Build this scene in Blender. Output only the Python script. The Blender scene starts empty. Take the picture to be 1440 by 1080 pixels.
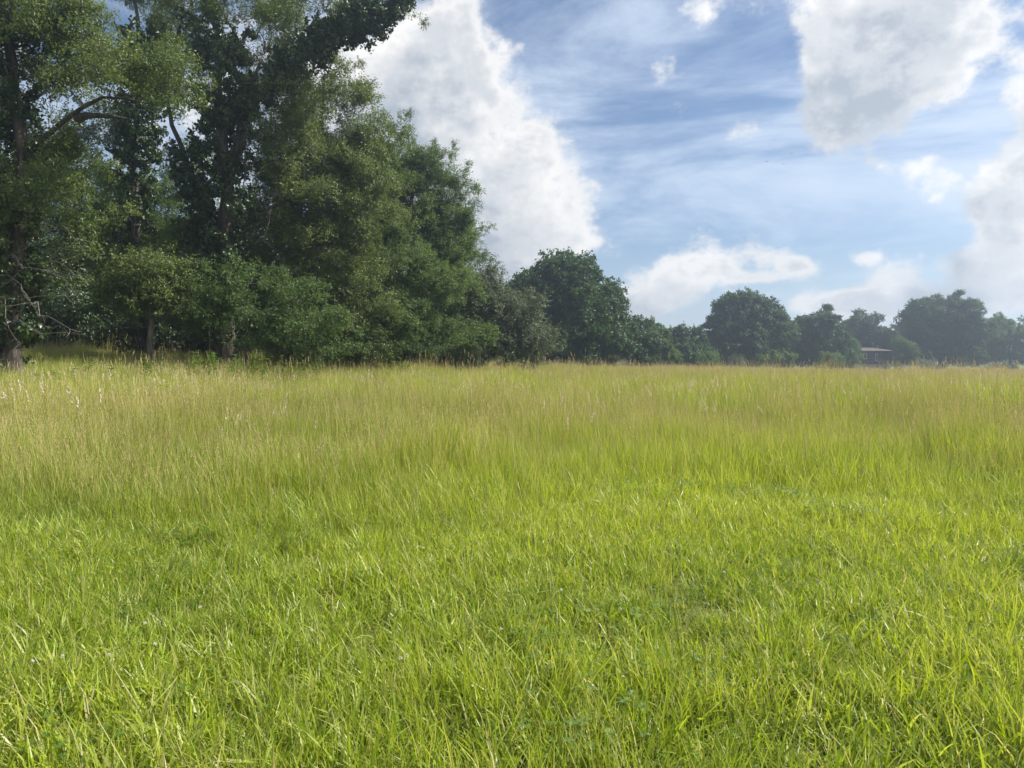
import bpy, math, random
import numpy as np
from mathutils import Vector, noise

S = bpy.context.scene
COL = S.collection
RNG = np.random.default_rng(11)

# ------------------------------------------------------------------ camera, light, sky, exposure
EYE, FPX, HOR = 1.55, 1000.0, 508.0          # eye height, focal length in photo pixels, horizon row
cam_d = bpy.data.cameras.new('camera')
cam = bpy.data.objects.new('camera', cam_d); COL.objects.link(cam)
cam_d.sensor_width = 36.0
cam_d.lens = 36.0 * FPX / 1440.0
cam_d.clip_start = 0.05
cam_d.clip_end = 3000
cam.location = (0, 0, EYE)
cam.rotation_euler = (math.radians(90) - math.atan((540 - HOR) / FPX), 0, 0)
S.camera = cam

SUN_AZ, SUN_EL = 80.0, 48.0                   # degrees to the right of the view, above the horizon
sun_d = bpy.data.lights.new('sun', 'SUN')
sun = bpy.data.objects.new('sun', sun_d); COL.objects.link(sun)
sun_d.energy = 5.0
sun_d.angle = math.radians(0.5)
sun_d.color = (1.0, 0.95, 0.86)
sv = Vector((math.sin(math.radians(SUN_AZ)) * math.cos(math.radians(SUN_EL)),
             math.cos(math.radians(SUN_AZ)) * math.cos(math.radians(SUN_EL)),
             math.sin(math.radians(SUN_EL))))
sun.rotation_euler = sv.to_track_quat('Z', 'Y').to_euler()
sun.location = (60, 30, 80)

S.view_settings.view_transform = 'Standard'
S.view_settings.look = 'None'
S.view_settings.exposure = 1.08
S.view_settings.gamma = 1.0
S.view_settings.use_curve_mapping = False
S.cycles.max_bounces = 8
S.cycles.diffuse_bounces = 4
S.cycles.transmission_bounces = 4
S.cycles.glossy_bounces = 2
S.cycles.transparent_max_bounces = 8
S.cycles.volume_bounces = 0
S.cycles.use_denoising = True
S.cycles.use_adaptive_sampling = True
S.cycles.adaptive_threshold = 0.015


class NT:
    """tiny helper to write node graphs as expressions"""
    def __init__(s, tree): s.t = tree; s.n = tree.nodes; s.l = tree.links
    def new(s, typ, **kw):
        n = s.n.new(typ)
        for k, v in kw.items(): setattr(n, k, v)
        return n
    def put(s, sock, v):
        if isinstance(v, bpy.types.NodeSocket): s.l.new(v, sock)
        else: sock.default_value = v
    def m(s, op, a, b=0.0, c=0.0, clamp=False):
        n = s.new('ShaderNodeMath', operation=op); n.use_clamp = clamp
        s.put(n.inputs[0], a)
        if len(n.inputs) > 1: s.put(n.inputs[1], b)
        if len(n.inputs) > 2: s.put(n.inputs[2], c)
        return n.outputs[0]
    def v(s, op, a, b=(0, 0, 0)):
        n = s.new('ShaderNodeVectorMath', operation=op)
        s.put(n.inputs[0], a)
        if op == 'SCALE': s.put(n.inputs['Scale'], b)
        else: s.put(n.inputs[1], b)
        return n.outputs[0]
    def vec(s, x, y, z):
        n = s.new('ShaderNodeCombineXYZ')
        for i, q in enumerate((x, y, z)): s.put(n.inputs[i], q)
        return n.outputs[0]
    def noise(s, vec, scale, detail=5.0, rough=0.55, lac=2.0, dist=0.0, color=False):
        n = s.new('ShaderNodeTexNoise')
        s.put(n.inputs['Vector'], vec); n.inputs['Scale'].default_value = scale
        n.inputs['Detail'].default_value = detail; n.inputs['Roughness'].default_value = rough
        n.inputs['Lacunarity'].default_value = lac; n.inputs['Distortion'].default_value = dist
        return n.outputs['Color' if color else 'Fac']
    def mapr(s, v, a, b, c=0.0, d=1.0, smooth=True):
        n = s.new('ShaderNodeMapRange', interpolation_type='SMOOTHSTEP' if smooth else 'LINEAR')
        for i, q in enumerate((v, a, b, c, d)): s.put(n.inputs[i], q)
        return n.outputs[0]
    def mix(s, f, a, b, blend='MIX'):
        n = s.new('ShaderNodeMix', data_type='RGBA', blend_type=blend)
        s.put(n.inputs[0], f); s.put(n.inputs[6], a); s.put(n.inputs[7], b)
        return n.outputs[2]


def build_world():
    w = bpy.data.worlds.new('World'); S.world = w; w.use_nodes = True
    t = NT(w.node_tree); t.n.clear()
    out = t.new('ShaderNodeOutputWorld'); bg = t.new('ShaderNodeBackground')
    bg.inputs['Strength'].default_value = 0.054
    t.l.new(bg.outputs[0], out.inputs[0])
    sky = t.new('ShaderNodeTexSky', sky_type='NISHITA')
    sky.sun_disc = False
    sky.sun_elevation = math.radians(SUN_EL); sky.sun_rotation = math.radians(SUN_AZ)
    sky.air_density = 1.0; sky.dust_density = 0.5; sky.ozone_density = 4.5
    tc = t.new('ShaderNodeTexCoord')
    D = t.v('NORMALIZE', tc.outputs['Generated'])
    sep = t.new('ShaderNodeSeparateXYZ'); t.l.new(D, sep.inputs[0])
    x, y, z = sep.outputs
    az = t.m('ARCTAN2', x, y)
    el = t.m('ARCSINE', z)
    AE = t.vec(az, el, 0.0)

    def field(shift):
        """amount of cumulus in a direction (shifted towards the sun for self shading)"""
        P = t.v('ADD', AE, shift)
        warp = t.v('SCALE', t.v('SUBTRACT', t.noise(t.v('MULTIPLY', P, (1, 1.3, 1)), 5.0, 3.0, 0.5, color=True), (0.5, 0.5, 0.5)), 0.055)
        Q = t.v('ADD', P, warp)
        sp = t.new('ShaderNodeSeparateXYZ'); t.l.new(Q, sp.inputs[0])
        qa, qe, _ = sp.outputs
        total = None
        for (px, py, rx, ry, amp) in CLOUDS:
            a0 = math.atan((px - 720) / FPX); c = math.cos(a0)
            e0 = math.atan((HOR - py) / FPX * c)
            da = t.m('MULTIPLY', t.m('SUBTRACT', qa, a0), FPX / rx / 1.1)
            de = t.m('MULTIPLY', t.m('SUBTRACT', qe, e0), FPX / ry / 1.0)
            r2 = t.m('ADD', t.m('MULTIPLY', da, da), t.m('MULTIPLY', de, de))
            g = t.m('MULTIPLY', t.m('EXPONENT', t.m('MULTIPLY', r2, -1.0)), amp)
            total = g if total is None else t.m('ADD', total, g)
        # general cover outside the part of the sky in view
        side = t.m('ADD', t.mapr(t.m('ABSOLUTE', az), 0.75, 1.0), t.mapr(el, 0.52, 0.75), clamp=True)
        big = t.noise(D, 1.6, 2.0, 0.5)
        total = t.m('ADD', total, t.m('MULTIPLY', side, t.mapr(big, 0.42, 0.62, 0.0, 0.9)))
        det = t.noise(t.v('MULTIPLY', P, (1, 1.35, 1)), 7.0, 10.0, 0.60)
        det = t.m('ADD', det, t.m('MULTIPLY', t.m('SUBTRACT', t.noise(t.v('MULTIPLY', P, (1, 1.2, 1)), 22.0, 7.0, 0.62), 0.5), 0.55))
        total = t.m('MINIMUM', t.m('MULTIPLY', total, 0.98), 1.08)
        return t.m('ADD', total, t.m('MULTIPLY', t.m('SUBTRACT', det, 0.5), 2.35))

    f0 = field((0, 0, 0))
    f1 = field((0.028, 0.036, 0))
    f2 = field((0.075, 0.10, 0))
    dens = t.mapr(f0, 0.32, 0.84)
    lit = t.mapr(t.m('SUBTRACT', f0, f1), -0.34, 0.34)                # > 0 where the cloud thins towards the sun
    lit2 = t.mapr(t.m('SUBTRACT', f0, f2), -0.5, 0.5)
    thick = t.mapr(f0, 0.60, 1.35)
    shade = t.m('ADD', t.m('MULTIPLY', lit, 0.45), t.m('MULTIPLY', lit2, 0.50))
    shade = t.m('ADD', shade, t.m('MULTIPLY', t.m('SUBTRACT', 0.40, thick), 0.75), clamp=True)
    soft = t.noise(t.v('MULTIPLY', AE, (1, 1.5, 1)), 4.3, 3.0, 0.5)
    shade = t.m('ADD', shade, t.m('MULTIPLY', t.m('SUBTRACT', soft, 0.55), 1.4), clamp=True)
    ccol = t.mix(shade, (4.1, 4.6, 5.3, 1), (9.2, 9.1, 8.95, 1))
    # thin high cirrus veil, stretched sideways
    cv = t.v('MULTIPLY', t.v('ADD', AE, (0.0, 0.0, 3.1)), (1.3, 4.5, 1.0))
    cir = t.noise(cv, 2.0, 8.0, 0.60, 2.1, 0.45)
    cirm = t.m('MULTIPLY', t.mapr(cir, 0.34, 0.70), 0.72)
    low = t.mapr(el, -0.02, 0.22, 0.48, 0.0)
    veil = t.m('MAXIMUM', cirm, low)
    c1 = t.mix(veil, sky.outputs[0], (7.2, 8.2, 9.6, 1))
    c2 = t.mix(dens, c1, ccol)
    t.l.new(c2, bg.inputs['Color'])


# cumulus masses by the direction in which they stand: (photo column, row, half width, half height, amount)
CLOUDS = [
    (560, 190, 110, 130, 0.9), (640, 120, 62, 90, 0.8), (720, 240, 82, 80, 0.9), (785, 285, 46, 60, 0.75), (710, 350, 120, 50, 0.85), (640, 400, 90, 40, 0.7),
    (820, 350, 50, 26, 0.45), (630, 20, 62, 50, 0.55), (330, 150, 200, 160, 0.6),
    (1260, 60, 95, 85, 0.85), (1190, 145, 46, 75, 0.72), (1190, 20, 80, 50, 0.65), (1350, 40, 58, 60, 0.65), (1020, 0, 80, 24, 0.62), (1290, 150, 50, 30, 0.35),
    (1410, 300, 60, 55, 0.85), (1320, 250, 48, 26, 0.55), (1440, 210, 30, 70, 0.8), (1400, 372, 66, 30, 0.85), (1250, 398, 44, 22, 0.85), (1440, 350, 50, 50, 0.7), (1150, 95, 42, 75, 0.5), (1325, 335, 38, 20, -0.45), (1320, 385, 24, 14, -0.30),
    (945, 392, 54, 32, 1.0), (1005, 378, 40, 22, 0.85), (905, 425, 36, 16, 0.7), (1108, 372, 36, 24, 0.95), (1170, 422, 50, 16, 0.85), (915, 418, 56, 16, 0.75), (1240, 425, 50, 18, 0.85), (1360, 420, 70, 20, 0.75),
    (1045, 185, 26, 22, 0.52), (940, 100, 24, 18, 0.45), (1080, 300, 26, 10, 0.3),
    (1520, 120, 60, 60, 0.5), (1060, 395, 30, 10, 0.6), (1140, 440, 40, 12, 0.6), (880, 440, 40, 12, 0.5), (1210, 360, 26, 12, 0.5),
]
build_world()

# ------------------------------------------------------------------ helpers
def tag(o, label=None, cat=None, group=None, kind=None):
    if label: o['label'] = label
    if cat: o['category'] = cat
    if group: o['group'] = group
    if kind: o['kind'] = kind
    return o


def empty(name, loc):
    o = bpy.data.objects.new(name, None); COL.objects.link(o); o.location = loc
    o.empty_display_size = 0.3
    return o


def sstep(v, a, b):
    t = np.clip((np.asarray(v, float) - a) / (b - a), 0, 1)
    return t * t * (3 - 2 * t)


def H(x, y):
    """height of the ground"""
    x = np.asarray(x, float); y = np.asarray(y, float)
    h = sstep(y, 8, 42) * 1.25 * sstep(-x, 3, 26)
    h = h + sstep(y, 20, 70) * 0.55 * sstep(-x, -16, 8)
    h = h - 0.62 * sstep(x, 8, 50) * sstep(y, 15, 70)
    h = h + 0.03 * np.sin(x * 0.9 + 1.3 * np.sin(y * 0.5)) * sstep(y, 2, 6) + 0.05 * np.sin(x * 0.31 + y * 0.23)
    return h


def mesh_obj(name, verts, faces, mat, parent=None, smooth=False, link=True, attrs=None):
    me = bpy.data.meshes.new(name)
    me.from_pydata([tuple(map(float, v)) for v in verts], [], [tuple(int(i) for i in f) for f in faces])
    if isinstance(mat, (list, tuple)):
        for q in mat: me.materials.append(q)
    elif mat: me.materials.append(mat)
    if smooth: me.polygons.foreach_set('use_smooth', [True] * len(me.polygons))
    for k, a in (attrs or {}).items():
        at = me.attributes.new(k, 'FLOAT', 'POINT'); at.data.foreach_set('value', np.asarray(a, np.float32))
    me.update()
    o = bpy.data.objects.new(name, me)
    if link: COL.objects.link(o)
    if parent is not None: o.parent = parent
    return o


def px(X, Y, d):
    """a photo pixel at distance d -> world point"""
    return np.array([(X - 720) / FPX * d, d, EYE + (HOR - Y) / FPX * d])


# ------------------------------------------------------------------ materials
def new_mat(name):
    m = bpy.data.materials.new(name); m.use_nodes = True
    t = NT(m.node_tree); t.n.clear()
    out = t.new('ShaderNodeOutputMaterial')
    return m, t, out


def leaf_mat(name, c_dark, c_light, trans=0.35, rough=0.5, c_trans=None, spec=0.35, tint_c=None):
    """leaf: per blade and per plant variation, light passing through"""
    m, t, out = new_mat(name)
    at = t.new('ShaderNodeAttribute', attribute_name='vary')
    ti = t.new('ShaderNodeAttribute', attribute_name='tint', attribute_type='INSTANCER')
    f = t.m('ADD', t.m('MULTIPLY', at.outputs['Fac'], 0.55 if tint_c else 0.38), t.m('MULTIPLY', ti.outputs['Fac'], 0.45 if tint_c else 0.62), clamp=True)
    col = t.mix(f, (*c_dark, 1), (*c_light, 1))
    if tint_c:
        dry = t.new('ShaderNodeAttribute', attribute_name='dry')
        col = t.mix(dry.outputs['Fac'], col, (*tint_c, 1))
    p = t.new('ShaderNodeBsdfPrincipled')
    t.l.new(col, p.inputs['Base Color'])
    p.inputs['Roughness'].default_value = rough
    p.inputs['Specular IOR Level'].default_value = spec
    tr = t.new('ShaderNodeBsdfTranslucent')
    t.l.new(t.mix(1.0, col, (*(c_trans or (1.5, 1.5, 0.8)), 1), 'MULTIPLY'), tr.inputs['Color'])
    mx = t.new('ShaderNodeMixShader'); mx.inputs[0].default_value = trans
    t.l.new(p.outputs[0], mx.inputs[1]); t.l.new(tr.outputs[0], mx.inputs[2])
    t.l.new(mx.outputs[0], out.inputs[0])
    return m


def bark_mat(name, c1, c2, scale=9.0):
    m, t, out = new_mat(name)
    tc = t.new('ShaderNodeTexCoord')
    v = t.v('MULTIPLY', tc.outputs['Object'], (1, 1, 0.18))
    n = t.noise(v, scale, 8, 0.65)
    col = t.mix(t.mapr(n, 0.35, 0.7), (*c1, 1), (*c2, 1))
    p = t.new('ShaderNodeBsdfPrincipled'); t.l.new(col, p.inputs['Base Color']); p.inputs['Roughness'].default_value = 0.9
    b = t.new('ShaderNodeBump'); b.inputs['Strength'].default_value = 0.8; b.inputs['Distance'].default_value = 0.04
    t.l.new(n, b.inputs['Height']); t.l.new(b.outputs[0], p.inputs['Normal'])
    t.l.new(p.outputs[0], out.inputs[0])
    return m


def plain_mat(name, c1, c2, scale=6.0, rough=0.85, stretch=(1, 1, 1)):
    m, t, out = new_mat(name)
    tc = t.new('ShaderNodeTexCoord')
    n = t.noise(t.v('MULTIPLY', tc.outputs['Object'], stretch), scale, 6, 0.6)
    p = t.new('ShaderNodeBsdfPrincipled')
    t.l.new(t.mix(t.mapr(n, 0.3, 0.7), (*c1, 1), (*c2, 1)), p.inputs['Base Color'])
    p.inputs['Roughness'].default_value = rough
    t.l.new(p.outputs[0], out.inputs[0])
    return m


M = {}
M['grass'] = leaf_mat('grass_blade', (0.098, 0.190, 0.013), (0.38, 0.445, 0.038), 0.45, 0.42, (1.3, 1.25, 0.7), 0.4, tint_c=(0.44, 0.40, 0.19))
M['stalk'] = leaf_mat('grass_stalk', (0.25, 0.30, 0.05), (0.42, 0.40, 0.11), 0.30, 0.6, (1.1, 1.05, 0.8), 0.3, tint_c=(0.50, 0.40, 0.20))
M['head'] = leaf_mat('seed_head', (0.26, 0.17, 0.085), (0.64, 0.52, 0.30), 0.35, 0.7, (1.1, 1.0, 0.9), 0.2)
M['plume'] = leaf_mat('pale_seed_head', (0.52, 0.42, 0.31), (0.72, 0.62, 0.50), 0.35, 0.7, (1.1, 1.0, 0.95), 0.2)
M['clover'] = leaf_mat('clover_white', (0.62, 0.58, 0.52), (0.80, 0.76, 0.72), 0.3, 0.7, (1, 1, 1), 0.2)
M['olive'] = leaf_mat('leaf_olive', (0.052, 0.088, 0.022), (0.165, 0.210, 0.062), 0.34, 0.45, (1.5, 1.5, 0.7), 0.3)
M['green'] = leaf_mat('leaf_green', (0.045, 0.086, 0.024), (0.13, 0.19, 0.055), 0.36, 0.45, (1.5, 1.6, 0.6), 0.28)
M['fresh'] = leaf_mat('leaf_fresh', (0.055, 0.105, 0.016), (0.12, 0.19, 0.028), 0.38, 0.5, (1.5, 1.5, 0.6), 0.4)
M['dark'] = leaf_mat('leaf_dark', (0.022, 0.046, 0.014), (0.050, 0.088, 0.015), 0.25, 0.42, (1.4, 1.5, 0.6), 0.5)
M['maple'] = leaf_mat('leaf_maple', (0.028, 0.062, 0.015), (0.070, 0.120, 0.042), 0.30, 0.45, (1.4, 1.6, 0.6), 0.28)
M['silver'] = leaf_mat('leaf_silver', (0.070, 0.095, 0.052), (0.16, 0.185, 0.11), 0.25, 0.5, (1.3, 1.4, 0.8), 0.3)
M['bark'] = bark_mat('bark', (0.030, 0.024, 0.018), (0.105, 0.088, 0.068))
M['greybark'] = bark_mat('grey_bark', (0.06, 0.052, 0.042), (0.20, 0.175, 0.14))
M['dead'] = bark_mat('dead_wood', (0.085, 0.072, 0.060), (0.21, 0.19, 0.165), 14.0)


# ------------------------------------------------------------------ small plants that get scattered
class MB:
    def __init__(s): s.v = []; s.f = []; s.vary = []; s.dry = []; s.mi = []
    def add(s, vs, fs, vary, mi=0, dry=None):
        b = len(s.v); s.v += [tuple(q) for q in vs]; s.f += [tuple(i + b for i in f) for f in fs]
        s.vary += [vary] * len(vs); s.mi += [mi] * len(fs)
        s.dry += list(dry) if dry is not None else [0.0] * len(vs)
    def obj(s, name, mats):
        o = mesh_obj(name, s.v, s.f, mats, link=False, attrs={'vary': s.vary, 'dry': s.dry})
        o.data.polygons.foreach_set('material_index', s.mi)
        return o


def blade(mb, r, base, length, width, lean, az, bend, vary, segs=3, mi=0, dry=(0, 0)):
    """one tapered arching grass blade"""
    d = np.array([math.cos(az), math.sin(az), 0.0]); side = np.array([-d[1], d[0], 0.0])
    tw = r.uniform(-0.9, 0.9)
    side = side * math.cos(tw) + d * math.sin(tw)
    p = np.array(base, float); ang = lean; vs = []; dr = []
    for i in range(segs + 1):
        u = i / segs
        w = width * (1 - u ** 2.2) * (0.75 + 0.5 * min(u * 3, 1))
        k = dry[0] + (dry[1] - dry[0]) * u
        if i == segs: vs.append(p); dr.append(k)
        else: vs += [p - side * w / 2, p + side * w / 2]; dr += [k, k]
        st = length / segs
        p = p + st * (d * math.sin(ang) + np.array([0, 0, math.cos(ang)]))
        ang += bend / segs * (0.6 + 0.8 * u)
    fs = [(2 * i, 2 * i + 1, 2 * i + 3, 2 * i + 2) for i in range(segs - 1)] + [(2 * segs - 2, 2 * segs - 1, 2 * segs)]
    mb.add(vs, fs, vary, mi, dr)


def stem_pts(r, base, height, lean, az, bend, n=4):
    d = np.array([math.cos(az), math.sin(az), 0.0]); p = np.array(base, float); ang = lean; out = [p]
    for i in range(n):
        p = p + height / n * (d * math.sin(ang) + np.array([0, 0, math.cos(ang)])); ang += bend / n * (0.3 + 1.4 * i / n); out.append(p)
    return out


def ribbon(mb, r, pts, w0, w1, vary, mi, dry=(0, 0)):
    a = r.uniform(0, math.pi); s = np.array([math.cos(a), math.sin(a), 0.0]); vs = []; dr = []
    n = len(pts)
    for i, p in enumerate(pts):
        w = w0 + (w1 - w0) * i / (n - 1); vs += [p - s * w / 2, p + s * w / 2]; k = dry[0] + (dry[1] - dry[0]) * i / (n - 1); dr += [k, k]
    mb.add(vs, [(2 * i, 2 * i + 1, 2 * i + 3, 2 * i + 2) for i in range(n - 1)], vary, mi, dr)


def seed_head(mb, r, p0, dirv, length, wid, vary, mi, n=10, quad=0.012):
    """loose panicle: little spikelets round the last part of the stem"""
    dirv = dirv / np.linalg.norm(dirv)
    for i in range(n):
        u = (i + r.uniform(0, 0.8)) / n
        a = r.uniform(0, 6.283); rad = wid * (1 - u) ** 0.7 * r.uniform(0.3, 1.0)
        c = p0 + dirv * length * u + np.array([math.cos(a) * rad, math.sin(a) * rad, -0.2 * rad])
        ax = dirv + r.normal(0, 0.35, 3); ax /= np.linalg.norm(ax)
        sd = np.cross(ax, r.normal(0, 1, 3)); sd /= np.linalg.norm(sd) + 1e-9
        l = quad * r.uniform(1.2, 2.4); w = quad * r.uniform(0.35, 0.7)
        mb.add([c - ax * l / 2, c + sd * w / 2, c + ax * l / 2, c - sd * w / 2], [(0, 1, 2, 3)], min(1, max(0, vary + r.uniform(-.3, .3))), mi)


def proto_short(seed, n=32, rad=0.10, lmin=0.06, lmax=0.19, wid=0.0052):
    r = np.random.default_rng(seed); mb = MB()
    for i in range(n):
        a = r.uniform(0, 6.283); q = rad * math.sqrt(r.uniform())
        L = r.uniform(lmin, lmax)
        dry = (0.0, 0.0)
        if r.uniform() < 0.10: k = r.uniform(0.5, 1.0); dry = (k, k)
        elif r.uniform() < 0.3: dry = (0.0, r.uniform(0.1, 0.4))
        blade(mb, r, (q * math.cos(a), q * math.sin(a), -0.02), L, wid * r.uniform(0.5, 1.7), abs(r.normal(0.36, 0.34)), r.uniform(0, 6.283), r.uniform(0.1, 1.9), r.uniform(0, 1) ** 1.3, 3, 0, dry)
    return mb.obj('grass_clump', [M['grass'], M['stalk'], M['head']])


def proto_long(seed, n=26, rad=0.12, lmin=0.28, lmax=0.62, wid=0.0055, dryp=0.14):
    r = np.random.default_rng(seed); mb = MB()
    for i in range(n):
        a = r.uniform(0, 6.283); q = rad * math.sqrt(r.uniform())
        dry = (0.0, r.uniform(0, 0.3))
        if r.uniform() < dryp: k = r.uniform(0.5, 1.0); dry = (k, k)
        blade(mb, r, (q * math.cos(a), q * math.sin(a), -0.02), r.uniform(lmin, lmax), wid * r.uniform(0.6, 1.3), abs(r.normal(0.10, 0.14)), r.uniform(0, 6.283), abs(r.normal(0.5, 0.5)), r.uniform(0, 1), 4, 0, dry)
    return mb.obj('long_grass_clump', [M['grass'], M['stalk'], M['head']])


def proto_tall(seed, n=9, rad=0.16, hmin=0.55, hmax=0.95, w=0.0032, quad=0.011, heads=10, head_mi=2, leaves=16, lw=0.006, lmax=0.72, hp=0.8):
    """culms with seed heads over a tuft of leaves"""
    r = np.random.default_rng(seed); mb = MB()
    for i in range(n):
        a = r.uniform(0, 6.283); q = rad * math.sqrt(r.uniform())
        h = r.uniform(hmin, hmax)
        pts = stem_pts(r, (q * math.cos(a), q * math.sin(a), -0.02), h, abs(r.normal(0.06, 0.07)), r.uniform(0, 6.283), abs(r.normal(0.22, 0.3)))
        k = r.uniform(0, 1)
        ribbon(mb, r, pts, w, w * 0.6, r.uniform(0, 1), 1, (0.1 * k, 0.1 + 0.6 * k))
        if r.uniform() < hp and heads:
            seed_head(mb, r, pts[-2] * 0.45 + pts[-1] * 0.55, pts[-1] - pts[-2], r.uniform(0.11, 0.2), r.uniform(0.008, 0.03), r.uniform(0, 1), head_mi, heads, quad)
    for i in range(leaves):
        a = r.uniform(0, 6.283); q = rad * 1.1 * math.sqrt(r.uniform())
        dry = (0.0, r.uniform(0, 0.22))
        if r.uniform() < 0.10: kk = r.uniform(0.5, 1); dry = (kk, kk)
        blade(mb, r, (q * math.cos(a), q * math.sin(a), -0.02), r.uniform(0.3, lmax), lw * r.uniform(0.6, 1.2), abs(r.normal(0.08, 0.12)), r.uniform(0, 6.283), abs(r.normal(0.4, 0.4)), r.uniform(0, 1), 3, 0, dry)
    return mb.obj('tall_grass_clump', [M['grass'], M['stalk'], M['head'], M['plume']])


def proto_patch(seed, size, n_stem, n_leaf, hm, w, quad, nh=5):
    """a square of tall grass for the distance"""
    r = np.random.default_rng(seed); mb = MB()
    for i in range(n_leaf):
        b = (r.uniform(-size, size) / 2, r.uniform(-size, size) / 2, -0.03)
        dry = (0.0, r.uniform(0, 0.25))
        if r.uniform() < 0.12: kk = r.uniform(0.5, 1); dry = (kk, kk)
        blade(mb, r, b, r.uniform(0.5, 1.0) * hm, w * r.uniform(1.2, 2.2), abs(r.normal(0.08, 0.12)), r.uniform(0, 6.283), abs(r.normal(0.3, 0.35)), r.uniform(0, 1), 2, 0, dry)
    for i in range(n_stem):
        b = (r.uniform(-size, size) / 2, r.uniform(-size, size) / 2, -0.03)
        pts = stem_pts(r, b, r.uniform(0.75, 1.12) * hm, abs(r.normal(0.05, 0.06)), r.uniform(0, 6.283), abs(r.normal(0.2, 0.22)), 2)
        k = r.uniform(0, 1)
        ribbon(mb, r, pts, w, w * 0.6, r.uniform(0, 1), 1, (0.1 * k, 0.2 + 0.6 * k))
        if r.uniform() < 0.6: seed_head(mb, r, pts[-2] * 0.2 + pts[-1] * 0.8, pts[-1] - pts[-2], 0.16, 0.025, r.uniform(0, 1), 2, nh, quad)
    return mb.obj('grass_patch', [M['grass'], M['stalk'], M['head']])


def leaf(mb, r, p, dirv, up, L, W, vary, mi=0):
    """folded leaf, four triangles"""
    dirv = dirv / (np.linalg.norm(dirv) + 1e-9)
    s = np.cross(dirv, up); s /= np.linalg.norm(s) + 1e-9
    n = np.cross(s, dirv)
    m1 = p + dirv * L * 0.45 - n * 0.04 * L; e = p + dirv * L - n * 0.22 * L
    a = p + dirv * L * 0.42 + s * W / 2 + n * 0.10 * W; b = p + dirv * L * 0.42 - s * W / 2 + n * 0.10 * W
    mb.add([p, a, m1, b, e], [(0, 1, 2), (0, 2, 3), (1, 4, 2), (2, 4, 3)], vary, mi)


def proto_twig(seed, mat, L=0.55, n=30, ll=0.09, lw=0.05, spread=0.20, droop=0.3, bark='bark', side=3):
    """leafy twig: a short stem, side shoots and leaves"""
    r = np.random.default_rng(seed); mb = MB()
    shoots = [stem_pts(r, (0, 0, 0), L, r.uniform(0.0, 0.4), r.uniform(0, 6.28), r.uniform(0, 0.8), 4)]
    for k in range(side):
        b = shoots[0][r.integers(1, 4)]
        shoots.append(stem_pts(r, b, L * r.uniform(0.4, 0.75), r.uniform(0.5, 1.25), r.uniform(0, 6.28), droop, 3))
    for sh in shoots: ribbon(mb, r, sh, 0.010, 0.004, 0.3, 1)
    per = max(1, n // len(shoots))
    for sh in shoots:
        sh = np.array(sh)
        for i in range(per):
            u = r.uniform(0.12, 1.0) * (len(sh) - 1); j = min(int(u), len(sh) - 2)
            p = sh[j] + (sh[j + 1] - sh[j]) * (u - j)
            dv = (sh[j + 1] - sh[j]); dv /= np.linalg.norm(dv)
            dv = dv * 0.5 + r.normal(0, 0.75, 3) + np.array([0, 0, -droop])
            dv /= np.linalg.norm(dv)
            p = p + dv * r.uniform(0.0, spread) * 0.4
            up = r.normal(0, 0.6, 3) + np.array([0, 0, 1.0])
            leaf(mb, r, p, dv, up, ll * r.uniform(0.7, 1.3), lw * r.uniform(0.7, 1.3), r.uniform(0, 1))
    return mb.obj('leaf_twig', [M[mat], M[bark]])


_groups = {}
def scatter_group(protos):
    key = tuple(o.name for o in protos)
    if key in _groups: return _groups[key]
    g = bpy.data.node_groups.new('scatter', 'GeometryNodeTree')
    g.interface.new_socket('Geometry', in_out='INPUT', socket_type='NodeSocketGeometry')
    g.interface.new_socket('Geometry', in_out='OUTPUT', socket_type='NodeSocketGeometry')
    n, l = g.nodes, g.links
    gi, go = n.new('NodeGroupInput'), n.new('NodeGroupOutput')
    j = n.new('GeometryNodeJoinGeometry')
    for o in reversed(protos):
        oi = n.new('GeometryNodeObjectInfo'); oi.inputs['Object'].default_value = o; oi.inputs['As Instance'].default_value = False
        ti = n.new('GeometryNodeGeometryToInstance')
        l.new(oi.outputs['Geometry'], ti.inputs[0]); l.new(ti.outputs[0], j.inputs[0])
    ip = n.new('GeometryNodeInstanceOnPoints'); ip.inputs['Pick Instance'].default_value = True
    def attr(nm, typ):
        a = n.new('GeometryNodeInputNamedAttribute'); a.data_type = typ; a.inputs['Name'].default_value = nm
        return a.outputs['Attribute']
    l.new(gi.outputs[0], ip.inputs['Points']); l.new(j.outputs[0], ip.inputs['Instance'])
    l.new(attr('variant', 'INT'), ip.inputs['Instance Index'])
    l.new(attr('rot', 'FLOAT_VECTOR'), ip.inputs['Rotation'])
    l.new(attr('scl', 'FLOAT_VECTOR'), ip.inputs['Scale'])
    l.new(ip.outputs[0], go.inputs[0])
    _groups[key] = g
    return g


def scatter(name, pts, rot, scl, variant, tint, protos, parent=None):
    pts = np.asarray(pts, np.float32); k = len(pts)
    me = bpy.data.meshes.new(name)
    me.vertices.add(k); me.vertices.foreach_set('co', pts.ravel())
    scl = np.asarray(scl, np.float32)
    if scl.ndim == 1: scl = np.repeat(scl[:, None], 3, 1)
    for nm, typ, key, arr in (('rot', 'FLOAT_VECTOR', 'vector', rot), ('scl', 'FLOAT_VECTOR', 'vector', scl), ('tint', 'FLOAT', 'value', tint)):
        a = me.attributes.new(nm, typ, 'POINT'); a.data.foreach_set(key, np.ascontiguousarray(arr, np.float32).ravel())
    a = me.attributes.new('variant', 'INT', 'POINT'); a.data.foreach_set('value', np.asarray(variant, np.int32))
    me.update()
    o = bpy.data.objects.new(name, me); COL.objects.link(o)
    if parent is not None: o.parent = parent
    md = o.modifiers.new('scatter', 'NODES'); md.node_group = scatter_group(protos)
    return o


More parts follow.
